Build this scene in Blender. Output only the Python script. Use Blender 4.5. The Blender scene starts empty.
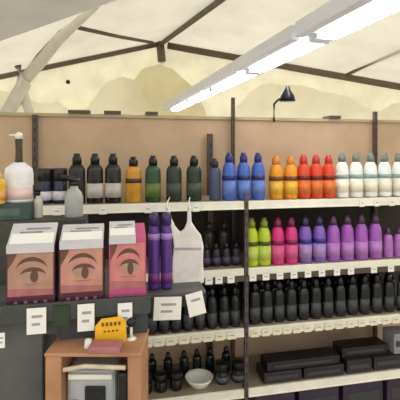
import bpy, bmesh, math, random
from mathutils import Vector, Matrix
random.seed(7)
S = bpy.context.scene
COL = S.collection
EYE = 1.6

# ---------------------------------------------------------------- camera
cd = bpy.data.cameras.new('camera'); cam = bpy.data.objects.new('camera', cd); COL.objects.link(cam)
cam.location = (0, 0, EYE); cam.rotation_euler = (math.pi/2, 0, 0)
cd.sensor_width = 36; cd.lens = 36; cd.shift_y = -45/400; cd.clip_start = 0.02
S.camera = cam
# ---------------------------------------------------------------- light
w = bpy.data.worlds.new('world'); S.world = w; w.use_nodes = True
bg = w.node_tree.nodes['Background']; bg.inputs[0].default_value = (0.90, 0.955, 1.0, 1); bg.inputs[1].default_value = 1.15
sd = bpy.data.lights.new('sun', 'SUN'); sd.energy = 3.0; sd.angle = 0.05; sd.color = (1, .95, .85)
sun = bpy.data.objects.new('sun', sd); COL.objects.link(sun)
sun.rotation_euler = Vector((-0.15, -0.75, -1.0)).to_track_quat('-Z', 'Y').to_euler()
S.view_settings.view_transform = 'Standard'; S.view_settings.look = 'None'
S.view_settings.gamma = 1; S.view_settings.use_curve_mapping = False
S.view_settings.exposure = 0.6

# ---------------------------------------------------------------- materials
def lin(c):
    return tuple(((v/255)/12.92 if v/255 <= .04045 else (((v/255)+.055)/1.055)**2.4) for v in c) + (1,)
MC = {}
def mat(name, rgb, rough=.5, var=.12, scale=30, metal=0, bump=0, trans=0, emit=0, rgb2=None):
    if name in MC: return MC[name]
    m = bpy.data.materials.new(name); m.use_nodes = True; nt = m.node_tree; N = nt.nodes; L = nt.links
    p = N['Principled BSDF']; p.inputs['Roughness'].default_value = rough; p.inputs['Metallic'].default_value = metal
    tc = N.new('ShaderNodeTexCoord'); nz = N.new('ShaderNodeTexNoise'); nz.inputs['Scale'].default_value = scale; nz.inputs['Detail'].default_value = 4
    L.new(tc.outputs['Object'], nz.inputs['Vector'])
    cr = N.new('ShaderNodeValToRGB'); c = lin(rgb)
    if rgb2: c2 = lin(rgb2)
    else: c2 = tuple(v*(1-var*2) for v in c[:3]) + (1,)
    cr.color_ramp.elements[0].color = c2; cr.color_ramp.elements[1].color = c
    cr.color_ramp.elements[0].position = .3; cr.color_ramp.elements[1].position = .62
    L.new(nz.outputs['Fac'], cr.inputs[0]); L.new(cr.outputs[0], p.inputs['Base Color'])
    if bump:
        b = N.new('ShaderNodeBump'); b.inputs['Strength'].default_value = bump; L.new(nz.outputs['Fac'], b.inputs['Height']); L.new(b.outputs[0], p.inputs['Normal'])
    if emit:
        p.inputs['Emission Color'].default_value = c; p.inputs['Emission Strength'].default_value = emit
    if trans:
        t = N.new('ShaderNodeBsdfTranslucent'); L.new(cr.outputs[0], t.inputs[0])
        mx = N.new('ShaderNodeMixShader'); mx.inputs[0].default_value = trans
        L.new(p.outputs[0], mx.inputs[1]); L.new(t.outputs[0], mx.inputs[2]); L.new(mx.outputs[0], N['Material Output'].inputs[0])
    MC[name] = m; return m

fabric = mat('tent_fabric', (222, 216, 200), .8, .08, 1.6, trans=.3, bump=.15)
fabric2 = mat('tent_fabric_end', (226, 219, 194), .8, .09, 3.2, trans=.34, bump=.2)
greyfab = mat('grey_canopy', (236, 238, 244), .7, .08, 2)
beamm = mat('bronze_beam', (112, 98, 80), .5, .1, 6)
palebeam = mat('pale_beam', (186, 172, 138), .6, .08, 6)
whitep = mat('white_wrap', (236, 234, 222), .6, .06, 9, bump=.2)
tan = mat('tan_panel', (203, 174, 145), .7, .07, 7)
creammet = mat('cream_shelf', (246, 241, 228), .45, .06, 12)
darkmet = mat('dark_upright', (84, 68, 60), .5, .1, 12)
boardm = mat('shelf_board', (150, 134, 114), .55, .1, 12)
floorm = mat('floor_vinyl', (190, 182, 168), .6, .06, 3)
paper = mat('tag_paper', (244, 242, 236), .6, .02, 20)
ink = mat('ink', (130, 126, 128), .7, .1)
blackp = mat('black_plastic', (20, 19, 22), .3, .15)
char = mat('charcoal_board', (92, 92, 92), .6, .15, 10)
tube = mat('lamp_diffuser', (255, 255, 255), .5, 0, 5, emit=9)
housing = mat('lamp_housing', (228, 232, 244), .4, .04, 5)

# ---------------------------------------------------------------- helpers
def bx(bm, c, s, mi=0, rot=None):
    r = bmesh.ops.create_cube(bm, size=1)
    M = Matrix.Translation(c) @ (rot or Matrix.Identity(4)) @ Matrix.Diagonal((*s, 1))
    bmesh.ops.transform(bm, matrix=M, verts=r['verts'])
    for f in {f for v in r['verts'] for f in v.link_faces}: f.material_index = mi
    return r['verts']
def lathe(bm, prof, n=20, sx=1, sy=1, c=(0, 0, 0), mi=0):
    rings = []
    for r, z in prof:
        if r < 1e-5: rings.append([bm.verts.new((c[0], c[1], c[2]+z))])
        else: rings.append([bm.verts.new((c[0]+sx*r*math.cos(2*math.pi*k/n), c[1]+sy*r*math.sin(2*math.pi*k/n), c[2]+z)) for k in range(n)])
    for a, b in zip(rings, rings[1:]):
        for k in range(n):
            k2 = (k+1) % n
            if len(a) == 1 and len(b) == 1: continue
            if len(a) == 1: f = bm.faces.new((a[0], b[k2], b[k]))
            elif len(b) == 1: f = bm.faces.new((a[k], a[k2], b[0]))
            else: f = bm.faces.new((a[k], a[k2], b[k2], b[k]))
            f.smooth = True; f.material_index = mi
def tubepath(bm, pts, r, n=8, mi=0):
    pts = [Vector(p) for p in pts]; rings = []
    for i, p in enumerate(pts):
        t = (pts[min(i+1, len(pts)-1)] - pts[max(i-1, 0)]).normalized()
        a = t.cross(Vector((0, 0, 1)));  a = a if a.length > .05 else t.cross(Vector((1, 0, 0)))
        a.normalize(); b = t.cross(a); rr = r[i] if isinstance(r, (list, tuple)) else r
        rings.append([bm.verts.new(p + rr*(math.cos(2*math.pi*k/n)*a + math.sin(2*math.pi*k/n)*b)) for k in range(n)])
    for A, B in zip(rings, rings[1:]):
        for k in range(n):
            f = bm.faces.new((A[k], A[(k+1) % n], B[(k+1) % n], B[k])); f.smooth = True; f.material_index = mi
    bm.faces.new(rings[0]).material_index = mi; bm.faces.new(rings[-1][::-1]).material_index = mi
def prism(bm, pts, y0, y1, mi=0):        # outline in x,z extruded along y
    a = [bm.verts.new((x, y0, z)) for x, z in pts]; b = [bm.verts.new((x, y1, z)) for x, z in pts]
    fs = [bm.faces.new(a), bm.faces.new(b[::-1])]
    for k in range(len(pts)):
        k2 = (k+1) % len(pts); fs.append(bm.faces.new((a[k2], a[k], b[k], b[k2])))
    for f in fs: f.material_index = mi
def ell(cx, cz, rx, rz, n=20, a0=0, a1=2*math.pi):
    return [(cx+rx*math.cos(a0+(a1-a0)*k/n), cz+rz*math.sin(a0+(a1-a0)*k/n)) for k in range(n)]
def obj(name, bm, mats, parent=None, bevel=0):
    bmesh.ops.recalc_face_normals(bm, faces=bm.faces)
    me = bpy.data.meshes.new(name); bm.to_mesh(me); bm.free()
    for m in (mats if isinstance(mats, (list, tuple)) else [mats]): me.materials.append(m)
    o = bpy.data.objects.new(name, me); COL.objects.link(o)
    if parent: o.parent = parent
    if bevel:
        b = o.modifiers.new('bevel', 'BEVEL'); b.width = bevel; b.segments = 2
    return o
def tag(o, label, cat, group=None):
    o['label'] = label; o['category'] = cat
    if group: o['group'] = group
    return o
def thing(name, label, cat, loc, rotz=0, group=None):
    o = bpy.data.objects.new(name, None); COL.objects.link(o); o.empty_display_size = .05
    o.location = loc; o.rotation_euler = (0, 0, rotz); return tag(o, label, cat, group)
def struct(name, bm, m, **k):
    o = obj(name, bm, m, **k); o['kind'] = 'structure'; return o
def dup(root, loc, rotz, label, group=None):
    r = root.copy(); COL.objects.link(r); r.location = loc; r.rotation_euler = (0, 0, rotz); r['label'] = label
    if group: r['group'] = group
    for ch in list(root.children):
        c = ch.copy(); COL.objects.link(c); c.parent = r
        for g in ch.children:
            d = g.copy(); COL.objects.link(d); d.parent = c
    return r
def P(px, py, Y):                        # a point of the place at depth Y
    return Vector(((px-200)/400*Y, Y, EYE+(155-py)/400*Y))
YAW = math.atan2(1, 4.8); CU, SU = math.cos(YAW), math.sin(YAW)
def W(u, v, z):                          # along the shelf wall, into it, height over eye level
    return Vector((CU*u-SU*v, 1.96+SU*u+CU*v, EYE+z))
def U(px, v=0.0, Y0=1.96):
    k = (px-200)/400
    return (k*(Y0+CU*v)+SU*v)/(CU-SU*k)
ORD = ['leftmost', 'second', 'third', 'fourth', 'fifth', 'sixth', 'seventh', 'eighth', 'ninth', 'tenth', 'eleventh', 'twelfth', 'thirteenth', 'fourteenth', 'fifteenth', 'sixteenth', 'seventeenth', 'eighteenth', 'nineteenth', 'twentieth']
def nth(i, n, what, where):
    if n == 1: return f'{what} {where}'
    if i == 0: return f'leftmost {what} {where}'
    if i == n-1: return f'rightmost {what} {where}'
    return f'{ORD[i]} {what} from the left {where}'

# ---------------------------------------------------------------- floor and tent
bm = bmesh.new(); bx(bm, (0, 2.5, -.02), (16, 15, .04)); struct('floor', bm, floorm)
H = P(160, 42, 6)
ridge = Vector((.475, -1, 0))
R = H + ridge*6.4
Ce = P(700, 138, 6.0); Ae = P(-260, 128.6, 6.0)
def facet(pts, m, name='ceiling', cuts=10, sag=0.0):
    bm = bmesh.new(); f = bm.faces.new([bm.verts.new(p) for p in pts])
    return struct(name, bm, m)
facet([H, R, Ce + Vector((2.2, -6.4, -.2)), Ce], fabric)                  # right slope
facet([R, H, Ae, Ae + Vector((1.0, -6.4, 0))], fabric)                    # left slope
B1 = P(-260, 128, 8.2); B2 = P(700, 128, 8.2)
facet([H, Ce, B2, P(230, 128, 8.6), B1, Ae], fabric2)
from mathutils.geometry import intersect_line_plane, normal
def onpl(px, py, a, b, c, lift=.03):
    n = normal([a, b, c]); o = Vector((0, 0, EYE)); q = P(px, py, 1)
    p = intersect_line_plane(o, q, a, n); return p + (o-p).normalized()*lift
PR = (H, R, Ce); PL = (H, R, Ae); PB = (H, B2, B1)
def beam(k, pts, wd, m, n=4):
    bm = bmesh.new(); tubepath(bm, pts, wd, n); return struct(f'trim_{k}', bm, m)
# unseen fabric walls around the camera, added to cut low-angle light
def wallq(name, c, s):
    bm = bmesh.new(); bx(bm, c, s); return struct(name, bm, fabric)
wallq('wall_left_blocker', (-7.4, 2, 1.3), (.05, 13.6, 2.6)); wallq('wall_right_blocker', (8.4, 2, 1.3), (.05, 13.6, 2.6)); wallq('wall_front_blocker', (.5, -4.8, 1.6), (15.8, .05, 3.2))
beam(1, [H+Vector((0, 0, -.04)), R+Vector((0, 0, -.04))], .045, beamm)
beam(2, [H+Vector((.12, -.03, -.05)), Ce+Vector((0, -.03, -.03))], .062, beamm)
beam(3, [H+Vector((-.05, -.03, -.04)), Ae+Vector((0, -.03, -.04))], .045, beamm)
beam(4, [onpl(152, 42, *PL), onpl(118, 36, *PL), onpl(78, 27, *PL)], .03, beamm)
beam(5, [H+Vector((0, -.02, 0)), H+Vector((.03, -.02, -.3))], .06, beamm)
beam(6, [onpl(348, 74, *PR), onpl(400, 47, *PR), onpl(480, 8, *PR)], .035, beamm)
beam(7, [onpl(x, y, *PL) for x, y in ((26, 72), (38, 55), (60, 32), (95, 8))], .022, beamm)
beam(8, [onpl(x, y, *PB, lift=.06) for x, y in ((66, 112), (82, 98), (100, 82), (122, 70), (142, 64), (163, 63))], .028, palebeam)
beam(9, [onpl(x, y, *PB, lift=.06) for x, y in ((163, 63), (200, 74), (250, 82), (300, 84), (350, 92), (420, 106))], .03, palebeam)
beam(10, [onpl(x, y, *PB, lift=.06) for x, y in ((163, 90), (168, 76), (176, 66))], .024, palebeam)
beam(11, [onpl(x, y, *PB, lift=.06) for x, y in ((60, 104), (80, 94), (104, 88))], .02, palebeam)
# gathered fabric panels under the far roof, each with an arched top edge
def arch(pts, Y, label, m):
    bm = bmesh.new(); k = 8; g = []; fine = []
    for (xa, ya), (xb, yb) in zip(pts, pts[1:]):
        n = max(2, int((xb-xa)/4))
        for q in range(n): fine.append((xa+(xb-xa)*q/n, ya+(yb-ya)*q/n))
    fine.append(pts[-1])
    for x, y in fine:
        row = []
        for j in range(k+1):
            q = P(x, y+(136-y)*j/k, Y); q.y += .05*math.sin(x*.16+j*.5); row.append(bm.verts.new(q))
        g.append(row)
    for a, b in zip(g, g[1:]):
        for j in range(k):
            f = bm.faces.new((a[j], b[j], b[j+1], a[j+1])); f.smooth = True
    o = obj('fabric_drape', bm, m)
    tag(o, label, 'drape')
lightfab = mat('light_drape', (254, 251, 240), .8, .04, 3, trans=.75)
arch([(236, 108), (250, 92), (264, 84), (290, 84), (320, 90), (350, 98), (374, 110), (392, 122)], 5.4, 'pale arched fabric drape behind the black spotlight', lightfab)
arch([(374, 114), (392, 104), (415, 100), (450, 104)], 5.6, 'pale arched fabric drape at the right edge above the panel', lightfab)
arch([(78, 116), (92, 100), (106, 84), (122, 76), (136, 80), (146, 100), (158, 118)], 5.5, 'bright pointed fabric drape left of the far lamp end', lightfab)
arch([(130, 84), (142, 70), (160, 64), (172, 68), (182, 78), (196, 90), (206, 112)], 5.75, 'olive beige drape below the hub of the roof beams', mat('olive_fabric', (240, 233, 208), .8, .06, 3, trans=.65))
arch([(-20, 96), (0, 90), (20, 94), (40, 104), (58, 102), (74, 112), (84, 120)], 5.6, 'pale fabric drape at the left behind the bent arm', lightfab)
# grey canopy at upper left
bm = bmesh.new()
e0 = P(0, 41, 3.5); e1 = P(120, -1, 2.58); dv = (e1-e0)
pts = [e0-dv*.3, e0+dv*.35+Vector((.0, .05, .02)), e1, e1+dv*.3, e1+dv*.3+Vector((-1.2, -1.3, -.02)), e0-dv*.3+Vector((-1.0, -1.3, -.02))]
a = [bm.verts.new(p) for p in pts]; b = [bm.verts.new(p+Vector((0, 0, .04))) for p in pts]
bm.faces.new(a); bm.faces.new(b[::-1])
for i in range(6): bm.faces.new((a[(i+1) % 6], a[i], b[i], b[(i+1) % 6]))
tag(obj('awning_panel', bm, greyfab), 'large flat grey awning panel overhead at the upper left corner', 'awning')
# white wrapped arm
bm = bmesh.new()
tubepath(bm, [P(x, y, Y) for x, y, Y in ((98, 4, 3.1), (78, 22, 3.2), (58, 40, 3.3), (42, 60, 3.4), (26, 78, 3.5), (22, 92, 3.5), (28, 108, 3.5), (35, 128, 3.5))], [.028, .034, .045, .05, .055, .05, .04, .04], 12)
arm_o = obj('tent_arm', bm, whitep); tag(arm_o, 'white bent tent arm curving down at the left', 'tent pole')
bm = bmesh.new(); tubepath(bm, [P(18, 66, 3.45), P(24, 84, 3.45), P(8, 112, 3.45), P(-6, 130, 3.45)], [.03, .06, .06, .05], 10)
obj('cloth_wrap', bm, whitep, arm_o)
# small dark fixings on the roof
def blob(px, py, Y, r, label):
    bm = bmesh.new(); lathe(bm, [(0, -r), (r*.8, -r*.6), (r, 0), (r*.6, r*.8), (0, r)], 12)
    o = obj('roof_fixing', bm, blackp); o.location = P(px, py, Y); tag(o, label, 'fixing')
blob(68, 82, 5.2, .03, 'small dark round fixing on the cream roof fabric')
# strip lights
h = .6; A = Vector((CU*0, 0, 0))
def SL(t, s):                            # t depth, s across
    y = t; x0 = (82-200)/400*y
    base = (355-82)/400*1.548
    return Vector((x0+base+s, y, EYE+h))
segs = [(1.25, 2.02), (2.06, 2.83), (2.87, 3.64), (3.68, 4.45), (4.49, 5.3)]
wn = ['nearest the camera', 'second from the camera', 'in the middle of the line', 'second from the far end', 'farthest away']
for i, (t0, t1) in enumerate(segs):
    t = thing('strip_light', f'long white strip light {wn[i]} in the overhead row', 'ceiling light', SL((t0+t1)/2, .13), 0, 'strip lights in the overhead row')
    ang = math.atan2(-(82-200)/400, 1); L = (t1-t0)/math.cos(ang)
    t.rotation_euler = (0, 0, ang)
    bm = bmesh.new(); bx(bm, (0, 0, .035), (.25, L, .05)); bx(bm, (-.1, 0, .0), (.05, L, .03)); obj('housing', bm, housing, t, .004)
    bm = bmesh.new(); bx(bm, (.045, 0, -.002), (.1, L-.06, .03)); obj('diffuser', bm, tube, t, .006)
    for e in (-1, 1):
        bm = bmesh.new(); bx(bm, (.045, e*(L/2-.012), -.001), (.11, .02, .034)); obj('end_cap', bm, housing, t)
# spotlight on the wall top
sp = thing('spotlight', 'black clip spotlight above the shelf wall', 'lamp', W(U(274, .3), .3, .30), YAW)
bm = bmesh.new(); tubepath(bm, [(0, 0, -.105), (0, 0, 0), (.03, 0, .03), (.06, 0, .045)], .007); obj('arm', bm, blackp, sp)
bm = bmesh.new(); lathe(bm, [(0, -.035), (.048, -.035), (.04, .0), (.02, .03), (.012, .055), (0, .055)], 16, c=(.075, -.02, .05)); obj('lamp_shade', bm, blackp, sp)

# ---------------------------------------------------------------- shelf wall
ul, ur = U(-60, .33), U(470, .33)
def wbox(u0, u1, v0, v1, z0, z1):
    bm = bmesh.new(); bx(bm, ((u0+u1)/2, (v0+v1)/2, (z0+z1)/2), (u1-u0, v1-v0, z1-z0)); bm.transform(Matrix.Translation((0, 1.96, EYE)) @ Matrix.Rotation(YAW, 4, 'Z')); return bm
struct('wall_back', wbox(ul, ur, .33, .37, -1.6, .205), tan)
struct('wall_back_shade', wbox(ul, ur, .318, .3295, -.88, -.25), mat('painted_shade', (46, 39, 31), .7, .1, 8))  # thin dark sheet, shade under the upper shelves put into its colour
struct('trim_20', wbox(ul, ur, .315, .38, .205, .222), palebeam)
for i, (p0, p1) in enumerate(((68, 90), (104, 121), (146, 158), (330, 341))):
    tag(obj('clamp', wbox(U(p0, .3), U(p1, .3), .30, .39, .222, .24), darkmet), nth(i, 4, 'small dark clamp', 'on top of the tan back panel'), 'clamp', 'clamps on the back panel')
def upright(px, v, z0, z1, wd, label, m=darkmet):
    u = U(px, v); t = thing('shelf_upright', label, 'upright', W(u, v, z0), YAW)
    bm = bmesh.new(); bx(bm, (0, 0, (z1-z0)/2), (wd, .022, z1-z0))
    n = int((z1-z0)/.05)
    for k in range(n): bx(bm, (0, -.0115, .03+k*.05), (wd*.3, .002, .025), 1)
    obj('post', bm, [m, blackp], t)
upright(35, .30, -.25, .21, .026, 'dark slotted upright at the left end of the back panel')
upright(210, .30, -1.428, .12, .03, 'short brown upright between the black and blue bottles')
upright(233, .30, -1.428, .33, .018, 'tall thin upright above the blue bottles')
upright(375, .30, -1.428, .27, .02, 'thin upright behind the white bottles')
upright(246, .0, -1.428, -.2, .018, 'dark front upright between the left and right shelves', mat('front_upright', (92, 78, 78), .5))
for v_ in (233, 375):
    u = U(v_, .3)
ZS = [-.228, -.565, -.865, -1.17]
LN = ['top', 'second', 'third', 'lowest']
um = U(246, 0)
for i, z in enumerate(ZS):
    for side, u0, u1 in (('left', U(-50), um-.011), ('right', um+.011, U(440))):
        if side == 'right': pass
        t = thing('shelf', f'cream metal {LN[i]} shelf on the {side} of the front upright', 'shelf', W((u0+u1)/2, 0, z-.045), YAW)
        L = u1-u0
        bm = bmesh.new(); bx(bm, (0, .158, .035), (L, .30, .02)); obj('board', bm, boardm, t)
        bm = bmesh.new(); bx(bm, (0, 0, .0225), (L, .012, .040)); bx(bm, (0, -.008, .004), (L, .006, .006)); obj('price_rail', bm, creammet, t, .002)
        if i == 1:
            bm = bmesh.new(); bx(bm, (0, -.0085, -.006), (L, .006, .028)); obj('tag_strip', bm, darkmet, t)
        bm = bmesh.new()
        for e in (-1, 1): prism(bm, [(e*(L/2-.01), .024), (e*(L/2-.01)+.004, .024), (e*(L/2-.01)+.004, 0), (e*(L/2-.01), 0)], .02, .3)
        obj('bracket', bm, creammet, t)
tag(obj('base_deck', wbox(U(-50), U(440), .0, .32, -1.6, -1.43), creammet), 'low cream base deck under all the shelves', 'shelf base')

# price tags
tags = {}
def price_tag(key, wd, ht, mark):
    bm = bmesh.new(); bx(bm, (0, 0, 0), (wd, .002, ht))
    bx(bm, (0, -.0015, ht*.1), (wd*.5, .001, ht*.09), 1)
    return bm
protos = {}
def tagrow(name, z, pxs, wd, ht, what, where, v=-.014, tint=paper):
    for i, px in enumerate(pxs):
        key = (wd, ht, tint.name)
        if key not in protos:
            o = obj('price_tag', price_tag(key, wd, ht, 0), [tint, ink]); protos[key] = o
        else: o = protos[key].copy(); COL.objects.link(o)
        o.location = W(U(px, v), v, z); o.rotation_euler = (0, 0, YAW)
        tag(o, nth(i, len(pxs), what, where), 'price tag', name)
creamtag = mat('cream_tag', (238, 232, 208), .6, .03)
tagrow('tags on the top shelf left', ZS[0]-.03, [57, 103, 148, 196], .034, .034, 'small white price tag', 'on the left top shelf edge')
tagrow('tags on the top shelf right', ZS[0]-.03, [362, 377, 392], .03, .034, 'small white price tag', 'under the white bottles on the top shelf')
tagrow('tags on the second shelf left', ZS[1]-.05, [209, 219, 231], .036, .036, 'white price tag', 'on the second shelf edge left of upright')
tagrow('tags on the second shelf right', ZS[1]-.05, [253, 266, 280, 294, 308, 322, 337, 351, 374, 391], .036, .032, 'white price tag', 'on the second shelf edge right of upright')
tagrow('tags on the third shelf left', ZS[2]-.03, [112, 121, 134, 147, 159, 171, 184, 196, 208, 220, 232], .046, .034, 'cream price tag', 'on the third shelf edge left of upright', tint=creamtag)
tagrow('tags on the third shelf right', ZS[2]-.03, [255, 266, 277, 287, 297, 308, 319, 329, 340, 351, 362, 374, 386, 396], .042, .034, 'cream price tag', 'on the third shelf edge right of upright', tint=creamtag)

# ---------------------------------------------------------------- bottles
def bottle_proto(name, cat, kind, body, cap, label=None, band=None, hgt=.24, r=.033):
    """ kinds: flat (oval body with sloped shoulders), round, jar """
    t = thing(name, '', cat, (0, 0, 0))
    bh = hgt*.80 if kind != 'jar' else hgt*.7
    s = .62 if kind == 'flat' else 1
    bm = bmesh.new()
    if kind == 'tear':
        prof = [(0, 0), (r*.92, 0), (r, .006), (r*1.0, bh*.55), (r*.97, bh*.74), (r*.86, bh*.88), (r*.62, bh*.97), (r*.5, bh*1.0), (0, bh*1.0)]
    elif kind == 'jar':
        prof = [(0, 0), (r*.95, 0), (r, .005), (r, bh*.95), (r*.9, bh), (0, bh)]
    else:
        prof = [(0, 0), (r*.92, 0), (r, .006), (r, bh*.80), (r*.95, bh*.87), (r*.72, bh*.95), (r*.46, bh*.99), (r*.36, bh), (0, bh)]
    lathe(bm, prof, 20, 1, s); obj('body', bm, body, t)
    bm = bmesh.new()
    cr = r*.56 if kind != 'jar' else r*1.03
    lathe(bm, [(0, bh-.002), (cr, bh-.002), (cr, bh+(hgt-bh)*.55), (cr*.72, bh+(hgt-bh)*.72), (cr*.6, hgt), (0, hgt)] if kind != 'jar' else [(0, bh-.01), (cr, bh-.01), (cr, hgt-.004), (cr*.94, hgt), (0, hgt)], 16, 1, max(s, .8)); obj('cap', bm, cap, t)
    if label:
        bm = bmesh.new(); lz0, lz1 = bh*.14, bh*.5
        lathe(bm, [(r*1.0, lz0), (r*1.025, lz0), (r*1.025, lz1), (r*1.0, lz1)], 20, 1, s); obj('label', bm, label, t)
    if band:
        bm = bmesh.new(); z0 = bh*.53
        lathe(bm, [(r*.98, z0), (r*1.02, z0), (r*1.02, z0+.022), (r*.96, z0+.022)], 20, 1, s); obj('band', bm, band, t)
    return t
def row(proto, pxs, z, v, what, where, group, jit=.0):
    for i, px in enumerate(pxs):
        loc = W(U(px, v), v+random.uniform(-jit, jit), z); lab = nth(i, len(pxs), what, where)
        if i == 0:
            proto.location = loc; proto.rotation_euler = (0, 0, YAW); proto['label'] = lab; proto['group'] = group
        else: dup(proto, loc, YAW+random.uniform(-.08, .08), lab, group)
M = mat
capd = M('dark_cap', (40, 34, 40), .35)
V0 = .042
# top shelf
p = bottle_proto('tonic_tub', 'tub', 'jar', M('navy_plastic', (34, 36, 66), .3), capd, M('white_label', (226, 222, 232), .5), None, .165, .034)
row(p, [45, 60], ZS[0], .08, 'navy tub with white label', 'on the top shelf behind the grey spray bottles', 'navy tubs on the top shelf')
bl = M('black_bottle', (30, 27, 30), .25)
p = bottle_proto('shampoo_bottle', 'bottle', 'flat', bl, blackp, None, None, .235, .038)
row(p, [77], ZS[0], V0, 'plain black bottle', 'behind the grey spray bottle on the top shelf', 'black bottles on the top shelf')
p = bottle_proto('shampoo_bottle', 'bottle', 'flat', bl, blackp, M('grey_label', (200, 194, 188), .5), None, .235, .038)
row(p, [95, 113], ZS[0], V0, 'black bottle with pale square label', 'on the top shelf', 'black bottles on the top shelf')
p = bottle_proto('shampoo_bottle', 'bottle', 'flat', M('amber_bottle', (206, 148, 44), .3), blackp, None, M('brown_band', (70, 50, 30), .4), .22, .038)
row(p, [133.5], ZS[0], V0, 'amber yellow bottle with black cap', 'among the black bottles on the top shelf', 'amber bottle')
p = bottle_proto('shampoo_bottle', 'bottle', 'flat', M('green_bottle', (36, 74, 50), .25), blackp, M('green_label', (100, 120, 52), .5), None, .225, .038)
row(p, [153], ZS[0], V0, 'dark green bottle with yellow green label', 'on the top shelf right of the amber one', 'green bottles on the top shelf')
p = bottle_proto('shampoo_bottle', 'bottle', 'flat', M('deep_green_bottle', (30, 46, 38), .25), blackp, M('olive_label', (64, 74, 56), .5), None, .225, .038)
row(p, [174, 194], ZS[0], V0, 'blackish green bottle with olive label', 'on the top shelf', 'green bottles on the top shelf')
p = bottle_proto('shampoo_bottle', 'bottle', 'flat', M('slate_bottle', (66, 78, 110), .3), capd, None, None, .21, .03)
row(p, [215], ZS[0], V0, 'slate blue bottle', 'on the top shelf just left of the bright blue bottles', 'blue bottles on the top shelf')
p = bottle_proto('shampoo_bottle', 'bottle', 'tear', M('blue_bottle', (66, 104, 196), .3), M('navy_cap', (44, 48, 120), .35), M('blue_label', (104, 132, 206), .5), M('navy_band', (30, 42, 110), .4), .24, .0354)
row(p, [229, 243.5, 258], ZS[0], V0, 'bright blue bottle with navy band', 'on the top shelf', 'blue bottles on the top shelf')
p = bottle_proto('shampoo_bottle', 'bottle', 'tear', M('orange_bottle', (246, 156, 30), .3), M('orange_cap', (226, 140, 60), .35), M('yellow_label', (236, 184, 60), .5), M('brown_band2', (110, 66, 30), .4), .225, .0365)
row(p, [276, 290.5], ZS[0], V0, 'orange yellow bottle with brown band', 'on the top shelf', 'orange bottles on the top shelf')
p = bottle_proto('shampoo_bottle', 'bottle', 'tear', M('red_bottle', (226, 72, 38), .3), M('red_cap', (206, 62, 52), .35), M('orange_label', (226, 120, 50), .5), M('maroon_band', (110, 30, 26), .4), .23, .0362)
row(p, [303.5, 316, 328.5], ZS[0], V0, 'red bottle with orange label', 'on the top shelf', 'red bottles on the top shelf')
p = bottle_proto('shampoo_bottle', 'bottle', 'tear', M('white_bottle', (240, 244, 240), .3, .03), M('sage_cap', (120, 134, 124), .4), M('ivory_label', (240, 236, 220), .5, .03), M('grey_band', (150, 172, 180), .4), .24, .0354)
row(p, [342, 356, 370.5, 384.5, 398.5, 412], ZS[0], V0, 'white bottle with grey green cap', 'on the top shelf', 'white bottles on the top shelf')
# second shelf
p = bottle_proto('styling_bottle', 'bottle', 'round', M('plum_black', (38, 30, 46), .3), blackp, M('plum_label', (74, 66, 92), .5), None, .115, .023)
row(p, [206, 216, 226, 236], ZS[1], .06, 'short black bottle', 'left of the lime bottles', 'short black bottles')
p = bottle_proto('styling_bottle', 'bottle', 'round', M('olive_black', (52, 50, 40), .3), capd, None, None, .2, .03)
row(p, [209, 224], ZS[1], .2, 'dark olive bottle', 'behind the short black ones', 'olive bottles')
def pump(px, bodyc, bandc, capc, nm): pass
p = bottle_proto('conditioner_bottle', 'bottle', 'tear', M('lime_bottle', (190, 210, 44), .3), M('lime_cap', (130, 140, 50), .35), M('lime_label', (196, 212, 96), .5), M('dark_olive_band', (74, 84, 24), .4), .24, .0354)
row(p, [251.5, 264], ZS[1], V0, 'lime green bottle', 'on the second shelf', 'lime bottles on the second shelf')
p = bottle_proto('conditioner_bottle', 'bottle', 'tear', M('magenta_bottle', (222, 48, 136), .3), M('wine_cap', (120, 30, 70), .35), M('pink_label', (222, 90, 150), .5), M('wine_band', (130, 20, 80), .4), .24, .0354)
row(p, [277.5, 291], ZS[1], V0, 'magenta bottle', 'on the second shelf', 'magenta bottles on the second shelf')
p = bottle_proto('conditioner_bottle', 'bottle', 'tear', M('violet_blue_bottle', (130, 96, 190), .3), M('indigo_cap', (50, 40, 80), .35), M('lilac_label', (176, 140, 204), .5), M('indigo_band', (56, 44, 140), .4), .24, .0354)
row(p, [305, 319], ZS[1], V0, 'violet blue bottle with indigo band', 'on the second shelf', 'violet bottles on the second shelf')
p = bottle_proto('conditioner_bottle', 'bottle', 'tear', M('purple_bottle', (168, 92, 190), .3), M('plum_cap', (80, 50, 84), .35), M('mauve_label', (190, 130, 206), .5), None, .24, .0355)
row(p, [333, 347, 361, 375], ZS[1], V0, 'purple bottle', 'on the second shelf', 'purple bottles on the second shelf')
p = bottle_proto('conditioner_bottle', 'bottle', 'tear', M('orchid_bottle', (188, 120, 200), .3), M('plum_cap', (80, 50, 84), .35), None, None, .16, .026)
row(p, [388, 398.5, 409], ZS[1], V0, 'short lilac bottle', 'at the right end of the second shelf', 'lilac bottles on the second shelf')
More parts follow.
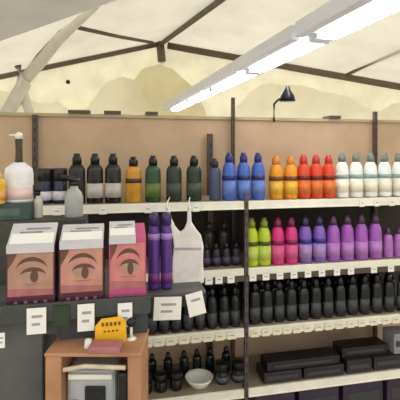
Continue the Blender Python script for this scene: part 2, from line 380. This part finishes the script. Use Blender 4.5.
# third shelf
hb = M('dark_label', (62, 64, 68), .45)
p = bottle_proto('hair_oil_bottle', 'bottle', 'flat', M('black_gloss', (24, 26, 30), .22), blackp, hb, None, .21, .028)
row(p, [255+12.2*k for k in range(13)], ZS[2], .035, 'black bottle in the third shelf front row', 'right of the upright', 'black bottles on the third shelf right')
p2 = bottle_proto('hair_oil_bottle', 'bottle', 'flat', M('black_gloss', (24, 26, 30), .22), blackp, None, None, .2, .028)
row(p2, [262+13*k for k in range(11)], ZS[2], .1, 'black bottle in the third shelf back row', 'right of the upright', 'back row of black bottles right')
p3 = bottle_proto('hair_oil_bottle', 'bottle', 'round', M('black_gloss', (24, 26, 30), .22), blackp, None, None, .205, .029)
row(p3, [256+13.3*k for k in range(11)], ZS[2], .17, 'black round bottle in the hindmost row', 'right of the upright', 'hindmost black bottles right')
p3 = bottle_proto('hair_oil_bottle', 'bottle', 'flat', M('black_gloss', (24, 26, 30), .22), blackp, None, None, .21, .03)
row(p3, [158+13*k for k in range(7)], ZS[2], .11, 'black oval bottle behind the round ones', 'left of the upright', 'back row of black bottles left')
p = bottle_proto('hair_oil_bottle', 'bottle', 'round', M('black_gloss', (24, 26, 30), .22), blackp, hb, None, .2, .026)
row(p, [116, 128, 140, 152, 164, 176, 188, 200, 212, 224, 235], ZS[2], .035, 'black round bottle', 'on the third shelf left of the upright', 'black bottles on the third shelf left')

# lowest shelf: flat dark boxes
def carton(px0, px1, v0, d, z, hgt, col, label, band=None):
    u0, u1 = U(px0, v0), U(px1, v0)
    t = thing('carton', label, 'box', W((u0+u1)/2, v0, z), YAW, 'dark cartons on the lower shelves')
    bm = bmesh.new(); bx(bm, (0, d/2, hgt/2), (u1-u0-.002, d, hgt)); obj('box', bm, col, t, .003)
    bm = bmesh.new(); bx(bm, (0, -.001, hgt*.5), ((u1-u0)*.8, .002, hgt*.3)); obj('label', bm, band or hb, t)
dk = M('dark_carton', (40, 34, 40), .5); dp = M('plum_carton', (62, 46, 70), .5)
carton(264, 302, .01, .12, ZS[3], .055, dk, 'flat dark carton, left of the lower pair on the lowest shelf')
carton(304, 344, .01, .12, ZS[3], .055, dk, 'flat dark carton, right of the lower pair on the lowest shelf')
carton(267, 340, .02, .1, ZS[3]+.0565, .045, M('black_carton', (28, 24, 26), .5), 'long black carton stacked on the lower pair of cartons')
carton(347, 372, .01, .14, ZS[3], .07, dk, 'dark carton right of the stacked pair on the lowest shelf')
carton(374, 405, .01, .14, ZS[3], .07, dk, 'dark carton at the right end of the lowest shelf')
carton(342, 388, .04, .1, ZS[3]+.0715, .05, M('black_carton', (28, 24, 26), .5), 'black carton stacked on the right dark cartons')
carton(394, 412, .02, .1, ZS[3]+.0715, .11, M('grey_carton', (150, 150, 156), .5), 'small pale grey carton at the far right of the lowest shelf')
for i in range(4):
    carton(255+44*i, 295+44*i, .04, .22, -1.43, .21, dp, nth(i, 4, 'dark plum carton', 'under the lowest shelf'))
# lowest shelf left: black jars, a white bowl
p = bottle_proto('cream_jar', 'jar', 'jar', M('black_gloss', (24, 26, 30), .22), blackp, None, None, .085, .03)
row(p, [146, 161, 176], ZS[3], .07, 'black round jar', 'right of the wooden case', 'black jars on the lowest shelf')
p = bottle_proto('cream_jar', 'jar', 'jar', M('dark_jar', (34, 38, 42), .22), blackp, M('teal_grey_label', (90, 100, 104), .5), None, .1, .034)
row(p, [222, 238], ZS[3], .08, 'dark jar with grey label', 'on the lowest shelf beside the front upright', 'dark jars')
p = bottle_proto('styling_bottle', 'bottle', 'round', M('black_gloss', (24, 26, 30), .22), blackp, None, None, .13, .024)
row(p, [152, 168, 184, 197, 210, 226], ZS[3], .18, 'small black bottle', 'behind the white bowl', 'small bottles behind the bowl')
bm = bmesh.new(); lathe(bm, [(0, 0), (.045, 0), (.05, .006), (.066, .03), (.072, .042), (.069, .043), (.06, .03), (.045, .010), (0, .008)], 28)
o = obj('bowl', bm, whitep); o.location = W(U(199, .08), .08, ZS[3]); tag(o, 'white bowl on the lowest shelf beside black jars', 'bowl')

# ---------------------------------------------------------------- front display stand
FY = 1.2
def F(u, v, z): return Vector((CU*u-SU*v, FY+SU*u+CU*v, EYE+z))
def FU(px, v=0.0): return U(px, v, FY)
ZF = -.425
fu0, fu1 = FU(-50), FU(150)
t = thing('display_stand', 'dark grey display stand carrying the pink eye cartons', 'display stand', F((fu0+FU(42))/2, .0, -1.6), YAW)
cu = (fu0+FU(42))/2
bm = bmesh.new(); bx(bm, (0, .14, 1.18/2), (FU(42)-fu0, .25, 1.18)); obj('pedestal', bm, char, t, .004)
bm = bmesh.new(); bx(bm, ((fu0+fu1)/2-cu, .16, 1.6+ZF-.012), (fu1-fu0, .34, .022)); obj('tray', bm, char, t, .003)
bm = bmesh.new(); bx(bm, ((fu0+fu1)/2-cu, -.015, 1.6+ZF-.005), (fu1-fu0, .01, .05)); obj('front_rail', bm, M('green_black', (66, 70, 68), .5), t, .002)
bm = bmesh.new(); bx(bm, ((FU(42)+FU(78))/2-cu, .045, 1.6+ZF-.055), (FU(78)-FU(42), .02, .07)); obj('side_skirt', bm, char, t, .002)
bm = bmesh.new(); bx(bm, ((FU(60)+FU(148))/2-cu, .02, 1.6+ZF-.065), (FU(148)-FU(60), .03, .07)); obj('skirt', bm, M('skirt', (66, 68, 76), .6), t, .002)
# hanging tags
def card(px, py0, py1, wpx, label, v=-.026, tilt=0, lines=2, m=paper):
    u = FU(px, v); Y = F(u, v, 0).y; z0 = (155-py0)/400*Y; z1 = (155-py1)/400*Y; wd = wpx/400*Y/CU; hh = z0-z1
    t = thing('price_card', label, 'price card', F(u, v, z1), YAW)
    t.rotation_euler = (0, tilt, YAW)
    bm = bmesh.new(); bx(bm, (0, 0, hh/2), (wd, .002, hh)); obj('card', bm, m, t)
    bm = bmesh.new()
    for k in range(lines): bx(bm, (wd*.03*(-1)**k, -.0015, hh*(.68-.3*k)), (wd*(.55-.12*k), .001, hh*.1))
    obj('print', bm, M('grey_ink', (176, 168, 176), .7), t)
card(36.5, 308, 334, 18, 'white card hanging under the left eye carton')
card(86, 304, 331, 16, 'white card hanging under the middle eye carton')
card(125, 303, 327, 14, 'white card hanging under the right eye carton')
card(1, 333, 348, 7, 'small white card at the left edge of the stand')
card(61, 306, 326, 16, 'dark green card between two white hanging cards', m=M('dkgreen', (40, 62, 40), .6), lines=0)
# eye cartons
skin = M('print_skin', (186, 140, 122), .45, .12, 25); skin2 = M('print_skin_pink', (212, 130, 128), .45, .12, 25)
wine = M('wine_card', (84, 30, 52), .4); pinkc = M('pink_card', (196, 80, 130), .4, .05); lidw = M('lid_card', (206, 202, 208), .3, .06, 14)
lidp = M('lid_pink', (236, 200, 214), .35); hair = M('print_brown', (104, 68, 56), .5); lidg = M('lid_print', (150, 146, 154), .5)
def eye_carton(px0, px1, py_top, py_fr, py_bot, label, sk, look):
    v = .0; u0, u1 = FU(px0, v), FU(px1, v); wd = u1-u0; Y = F((u0+u1)/2, v, 0).y
    zf = (155-py_fr)/400*Y; H_ = zf-ZF
    d = .075; zb = (155-py_top)/400*(Y+d) - zf        # rise of the lid to the back
    t = thing('eye_carton', label, 'carton', F((u0+u1)/2, v, ZF), YAW, 'eye picture cartons on the stand')
    bm = bmesh.new(); prism(bm, [(0, 0)]*0 or [(-wd/2, 0), (wd/2, 0), (wd/2, H_), (-wd/2, H_)], .0, d)
    for vv in bm.verts:
        if vv.co.y > d*.5 and vv.co.z > H_*.5: vv.co.z += zb
    obj('box', bm, [wine if look != 2 else pinkc], t, .002)
    # lid
    bm = bmesh.new(); a = math.atan2(zb, d); Ld = math.hypot(zb, d)
    R_ = Matrix.Translation((0, 0, H_+.004)) @ Matrix.Rotation(a, 4, 'X')
    def lbx(c, s, mi): 
        vs = bx(bm, c, s, mi); bmesh.ops.transform(bm, matrix=R_, verts=vs)
    wl = wd*(.97 if look != 2 else .72); ox = 0 if look != 2 else -wd*.14
    lbx((ox, Ld/2, 0), (wl, Ld, .006), 0)
    lbx((ox, Ld*.28, .0035), (wl*.92, Ld*.45, .001), 3)
    lbx((ox-wl*.05, Ld*.55, .0035), (wl*.5, .007, .001), 2); lbx((ox+wl*.1, Ld*.72, .0035), (wl*.55, .006, .001), 2)
    vs = bx(bm, (ox, -.004, H_-.004), (wl, .006, .022), 0)
    obj('lid', bm, [lidw, lidp, lidg, paper], t)
    # picture
    ph = H_*.70; pz = H_*.22; pw = wd*.93
    bm = bmesh.new(); Y0 = -.002
    prism(bm, [(-pw/2, pz), (pw/2, pz), (pw/2, pz+ph), (-pw/2, pz+ph)], Y0, 0, 0)
    cx = pw*.05; cz = pz+ph*.45
    def cres(cx, cz, rx, rz, th, yy, mi, a0=.05, a1=.95):
        n = 16; o = [(cx-rx*math.cos(math.pi*(a0+(a1-a0)*k/n)), cz+rz*math.sin(math.pi*(a0+(a1-a0)*k/n))) for k in range(n+1)]
        i = [(x, z-th*math.sin(math.pi*(k+.0)/n)) for k, (x, z) in enumerate(o)]
        prism(bm, o+i[1:-1][::-1], yy, Y0, mi)
    cres(cx*.4, cz+ph*.10, pw*.36, ph*.34, ph*.1, -.0028, 1)                        # brow
    prism(bm, ell(cx, cz, pw*.25, ph*.15), -.0028, Y0, 3)                          # eye white
    cres(cx, cz+.0, pw*.29, ph*.2, ph*.09, -.0034, 1)                               # lashes
    prism(bm, ell(cx+pw*.03, cz-ph*.01, pw*.09, ph*.14), -.0034, Y0, 1)             # iris
    cres(cx, cz-ph*.16, pw*.24, -ph*.05, -ph*.03, -.0030, 4)                        # lower lid
    prism(bm, [(-pw/2, pz), (pw/2, pz), (pw/2, pz+ph*.13), (-pw/2, pz+ph*.18)], -.0026, Y0, 4)
    prism(bm, [(-pw/2, pz+ph), (-pw/2, pz+ph*.62), (-pw*.38, pz+ph*.8), (-pw*.28, pz+ph)], -.0026, Y0, 1)
    obj('picture', bm, [sk, hair, wine, M('print_eye', (178, 146, 130), .4), M('print_rose', (180, 110, 112), .5)], t)
    # bottom strip of print
    bm = bmesh.new()
    for k in range(4): bx(bm, (-wd*.3+wd*.2*k, -.002, H_*.1), (wd*.07, .003, H_*.08))
    obj('print', bm, M('rose_ink', (150, 110, 126), .5), t)
eye_carton(6, 55, 225, 247, 296, 'dark wine carton with brown eye picture, left of the three', skin, 0)
eye_carton(59, 104, 226, 243, 295, 'wine carton with pinkish eye picture, middle of the three', M('print_skin_b', (204, 146, 130), .45, .12, 25), 1)
eye_carton(109, 146, 223, 238, 290, 'pink sided carton with eye picture, right of the three', skin2, 2)
# tall purple bottles
pu = M('deep_purple', (86, 50, 136), .25)
Q = thing('tall_bottle', '', 'bottle', (0, 0, 0))
bm = bmesh.new(); r = .0195
lathe(bm, [(0, 0), (r*.95, 0), (r, .006), (r, .185), (r*.8, .205), (r*.55, .215), (0, .215)], 20); obj('body', bm, pu, Q)
bm = bmesh.new(); lathe(bm, [(0, .213), (r*.85, .213), (r*.85, .240), (r*.6, .252), (0, .252)], 16); obj('cap', bm, M('purple_cap', (66, 44, 104), .3), Q)
bm = bmesh.new(); lathe(bm, [(r, .165), (r*1.03, .165), (r*1.03, .185), (r, .185)], 20); obj('collar', bm, M('lilac_print', (170, 140, 206), .4), Q)
bm = bmesh.new(); lathe(bm, [(r, .02), (r*1.03, .02), (r*1.03, .055), (r, .055)], 20); obj('label', bm, M('magenta_print', (120, 50, 130), .4), Q)
Q.location = F(FU(154, .16), .16, ZF-.02); Q['label'] = 'tall purple bottle nearer the eye cartons'; Q['group'] = 'tall purple bottles'
dup(Q, F(FU(166.5, .16), .16, ZF-.02), YAW, 'tall purple bottle nearer the white hanging bag', 'tall purple bottles')
t = thing('bottle_tray', 'small dark ledge under the tall purple bottles', 'tray', F(FU(172, .15), .16, ZF-.03), YAW)
bm = bmesh.new(); bx(bm, (0, 0, 0), (.215, .1, .018)); obj('tray', bm, char, t, .002)
bm = bmesh.new(); bx(bm, (0, -.05, -.02), (.215, .006, .035)); obj('front_rail', bm, blackp, t)
card(167, 297, 320, 27, 'wide white card below the tall purple bottles', v=.094, tilt=.05)
card(198, 292, 315, 17, 'tilted white card below the hanging white bag', v=.094, tilt=-.2, lines=1)
# white carrier bag hung from the shelf edge
yb = 1.75
def bp(x, y): q = P(x, y, yb); return (q.x, q.z)
t = thing('carrier_bag', 'white carrier bag hanging by two loop handles from the top shelf', 'bag', (0, yb, 0))
cx_ = P(188, 0, yb).x
bm = bmesh.new(); n = 14
left = [(173, 283), (172.5, 262), (174, 246), (173, 237), (169, 228), (166, 218), (165.5, 207), (169, 206), (171, 217), (175, 226), (180, 232), (184, 229), (187, 222), (187.5, 206), (191, 206), (191.5, 222), (196, 229), (201, 235), (203.5, 246), (203, 262), (204, 282), (196, 284), (184, 282)]
prism(bm, [bp(*p) for p in left], -.012, .012)
bag = obj('bag_body', bm, M('bag_plastic', (248, 242, 240), .35, .06, 30, bump=.3), t, .006)
bm = bmesh.new(); prism(bm, [bp(*p) for p in ((175, 247), (201, 247), (201, 249.5), (175, 249.5))], -.0135, -.011); obj('print', bm, M('mauve_ink', (196, 180, 196), .5), t)
bm = bmesh.new()
for x in (167.5, 189): 
    a_ = P(x, 207.5, yb); tubepath(bm, [(a_.x, .13, a_.z+.03), (a_.x, .0, a_.z+.025), (a_.x, -.018, a_.z+.005), (a_.x, -.016, a_.z-.006), (a_.x, .0, a_.z-.006)], .003, 6)
obj('hook', bm, creammet, t)

# back row on the stand: teal box, spray bottles, pump bottle, yellow bottle
def onF(px, v, py):
    u = FU(px, v); q = F(u, v, 0); return F(u, v, (155-py)/400*q.y)
VB = .22
# riser behind cartons
u0, u1 = FU(-40, VB), FU(86, VB)
q0 = onF(40, VB, 220)
tz = q0.z - EYE
t = thing('riser_shelf', 'dark riser behind the eye cartons carrying the spray bottles', 'riser', F((u0+u1)/2, VB+.05, ZF), YAW)
bm = bmesh.new(); bx(bm, (0, 0, (tz-ZF)/2), (u1-u0, .1, tz-ZF)); obj('box', bm, M('riser', (72, 70, 64), .6), t, .003)
t = thing('box', 'dark teal box under the white pump bottle', 'box', F((FU(-8, VB)+FU(31, VB))/2, VB+.05, tz), YAW)
wv = FU(31, VB)-FU(-8, VB); hz = 17/400*1.33
bm = bmesh.new(); bx(bm, (0, 0, hz/2), (wv, .09, hz)); obj('carton', bm, M('teal_box', (58, 78, 74), .5), t, .003)
bm = bmesh.new(); bx(bm, (-.01, -.0455, hz*.5), (wv*.6, .002, hz*.4)); obj('label', bm, M('teal_label', (84, 104, 98), .5), t)
def spray(px, r, hgt, label, body, flip=-1):
    t = thing('spray_bottle', label, 'spray bottle', F(FU(px, VB+.05), VB+.05, tz), YAW, 'spray bottles')
    bm = bmesh.new(); lathe(bm, [(0, 0), (r*.95, 0), (r, .005), (r, hgt*.62), (r*.85, hgt*.76), (r*.45, hgt*.9), (r*.4, hgt), (0, hgt)], 20); obj('body', bm, body, t)
    bm = bmesh.new(); lathe(bm, [(0, hgt-.002), (r*.5, hgt-.002), (r*.5, hgt+.012), (0, hgt+.012)], 14)
    tubepath(bm, [(r*.6, 0, hgt+.012), (0, 0, hgt+.018), (flip*r*1.0, 0, hgt+.028), (flip*r*1.5, 0, hgt+.03)], [.007, .010, .008, .005], 10)
    obj('spray_head', bm, blackp, t)
    bm = bmesh.new(); tubepath(bm, [(flip*r*.7, 0, hgt+.018), (flip*r*1.0, 0, hgt+.004), (flip*r*1.1, 0, hgt-.008)], .0035, 8); obj('trigger', bm, blackp, t)
spray(74, .031, .11, 'pale grey spray bottle with black head, right one, before the black bottles', M('grey_clear', (176, 176, 174), .35, .05))
spray(38, .016, .078, 'slim pale spray bottle with black head beside the teal box', M('pale_clear', (206, 202, 188), .35, .05))
# white pump bottle
t = thing('pump_bottle', 'large white pump bottle standing on the teal box', 'bottle', F(FU(19, VB+.05), VB+.05, tz+hz), YAW)
r = .046; hb_ = .125
bm = bmesh.new(); lathe(bm, [(0, 0), (r*.96, 0), (r, .006), (r, hb_*.75), (r*.92, hb_*.9), (r*.6, hb_), (r*.35, hb_+.008), (0, hb_+.008)], 24, 1, .8); obj('body', bm, M('pump_white', (240, 236, 240), .35, .04), t)
bm = bmesh.new(); lathe(bm, [(0, hb_), (.015, hb_), (.012, hb_+.02), (.011, hb_+.05), (.013, hb_+.085), (0, hb_+.09)], 14); obj('pump', bm, M('pump_brown', (70, 54, 42), .4), t)
bm = bmesh.new(); lathe(bm, [(0, hb_+.085), (.011, hb_+.086), (.013, hb_+.098), (.008, hb_+.108), (0, hb_+.11)], 14); tubepath(bm, [(0, 0, hb_+.1), (-.03, 0, hb_+.098)], .004, 8); obj('pump_head', bm, whitep, t)
bm = bmesh.new(); lathe(bm, [(r*1.0, .01), (r*1.02, .01), (r*1.02, .05), (r*1.0, .05)], 24, 1, .8); obj('label', bm, M('blush_label', (240, 208, 208), .5, .05), t)
p = bottle_proto('lotion_bottle', 'bottle', 'round', M('yellow_bottle', (240, 196, 60), .35), M('peach_cap', (230, 190, 130), .4), M('peach_label', (240, 176, 90), .5), None, .105, .022)
p.location = F(FU(-2, VB), VB+.0, tz+hz); p['label'] = 'yellow bottle at the left edge on the teal box'

# ---------------------------------------------------------------- wooden case with a machine inside
WY = 1.05
def WP(px, py): return P(px, py, WY)
x0, x1 = WP(45, 0).x, WP(141, 0).x; ztop = WP(0, 357).z; zb = ztop-.5
wood = M('wood_case', (190, 140, 104), .55, .14, 9, rgb2=(158, 112, 82))
t = thing('display_case', 'open fronted light wooden case below the yellow sign', 'case', ((x0+x1)/2, WY, zb), 0)
wd = x1-x0; b_ = .043; dd = .15
ztop += .010
for nm, c, s in (('side_panel', (-wd/2+b_/2, dd/2, .25), (b_, dd, .5)), ('side_panel', (wd/2-.036/2, dd/2, .25), (.036, dd, .5)),
                 ('top', (0, dd/2, .5+.005), (wd+.004, dd+.004, .010)), ('back_panel', (.003, dd-.006, .25), (wd-.08, .01, .49)), ('bottom', (.003, dd/2-.006, .01), (wd-.08, dd-.014, .02))):
    bm = bmesh.new(); bx(bm, c, s); obj(nm, bm, wood, t, .003)
bm = bmesh.new(); tubepath(bm, [(-wd/2+.05, -.004, .468), (-.02, -.004, .478), (wd/2-.04, -.004, .474)], .006, 8); obj('lip_strip', bm, M('pale_strip', (222, 206, 178), .5), t)
# case stands on a plinth
bm = bmesh.new(); hh = zb
bx(bm, ((x0+x1)/2, WY+.0, hh/2), (wd*.96, .1, hh)); tag(obj('plinth', bm, char, None, .004), 'dark plinth carrying the wooden case', 'plinth')
t = thing('clipper_machine', 'silver grey appliance with black screen inside the wooden case', 'appliance', (WP(88, 0).x, WY+.03, zb+.02), 0)
bm = bmesh.new(); bx(bm, (0, .05, .215), (.135, .1, .43)); obj('housing', bm, M('silver_grey', (176, 178, 182), .35, .05), t, .012)
bm = bmesh.new(); bx(bm, (.012, -.003, .345), (.055, .01, .085)); obj('screen', bm, blackp, t, .003)
bm = bmesh.new(); bx(bm, (0, -.004, .415), (.12, .012, .014)); obj('top_strip', bm, whitep, t, .003)
for k in range(2):
    bm = bmesh.new(); bx(bm, (-.045, -.004, .30+.04*k), (.02, .008, .02)); obj('button', bm, M('button_grey', (120, 124, 130), .4), t)
bm = bmesh.new(); bx(bm, (0, 0, .22), (.024, .03, .44)); o = obj('black_flask', bm, blackp, None, .008); o.location = (WP(122.5, 0).x, WY+.01, zb+.02); tag(o, 'slim black flask beside the grey appliance in the case', 'flask')
# pink packet, yellow sign, dark ball, white tag on top
t = thing('sign_card', 'yellow sign with dark lettering on top of the wooden case', 'sign', (WP(106, 0).x, WY+.06, ztop+.001), YAW)
Ys = WY+.06; sw = 31/400*Ys; sh = 27/400*Ys
zlow = (155-343)/400*Ys+EYE-(ztop+.004)
bm = bmesh.new(); prism(bm, [(-sw/2, zlow), (sw/2, zlow+.004), (sw*.47, zlow+sh*.82), (sw*.3, zlow+sh), (-sw*.3, zlow+sh*.96), (-sw/2, zlow+sh*.7)], -.002, .002); obj('card', bm, M('sign_yellow', (246, 190, 36), .5, .05), t)
bm = bmesh.new()
for k in range(5): bx(bm, (-sw*.26+sw*.13*k, -.003, zlow+sh*.76), (sw*.075, .001, sh*.13))
for k in range(4): bx(bm, (-sw*.2+sw*.13*k, -.003, zlow+sh*.5), (sw*.07, .001, sh*.06))
obj('lettering', bm, M('brown_ink', (120, 80, 26), .6), t)
bm = bmesh.new(); bx(bm, (0, .01, zlow/2+.005), (.012, .008, zlow+.03)); bx(bm, (0, .01, .002), (.05, .03, .004)); obj('stand', bm, M('sign_foot', (150, 120, 60), .5), t)
bm = bmesh.new(); bx(bm, (0, 0, .008), (.085, .05, .016)); o = obj('packet', bm, M('rose_packet', (176, 110, 116), .4), None, .003); o.location = (WP(104, 0).x, WY+.02, ztop+.0); tag(o, 'flat rose pink packet lying before the yellow sign', 'packet')
t = thing('webcam', 'small black round camera on a stalk beside the yellow sign', 'camera', (WP(126, 0).x, WY+.08, ztop), 0)
bm = bmesh.new(); lathe(bm, [(0, -.014), (.011, -.009), (.014, 0), (.011, .009), (0, .014)], 14, c=(0, 0, .048)); obj('ball', bm, blackp, t)
bm = bmesh.new(); tubepath(bm, [(0, 0, 0), (0, 0, .036)], .004, 8); lathe(bm, [(0, 0), (.015, 0), (.013, .005), (0, .006)], 14); obj('stalk', bm, creammet, t)
bm = bmesh.new(); lathe(bm, [(0, 0), (.010, 0), (.011, .004), (.009, .022), (0, .024)], 14); o = obj('knob', bm, whitep); o.location = (WP(85, 0).x, WY+.03, ztop); tag(o, 'small white cap standing left of the pink packet', 'cap')
bpy.context.view_layer.update()

for o in S.objects:
    if 'label' in o and not 4 <= len(o['label'].split()) <= 16: print('LABEL', len(o['label'].split()), o['label'])
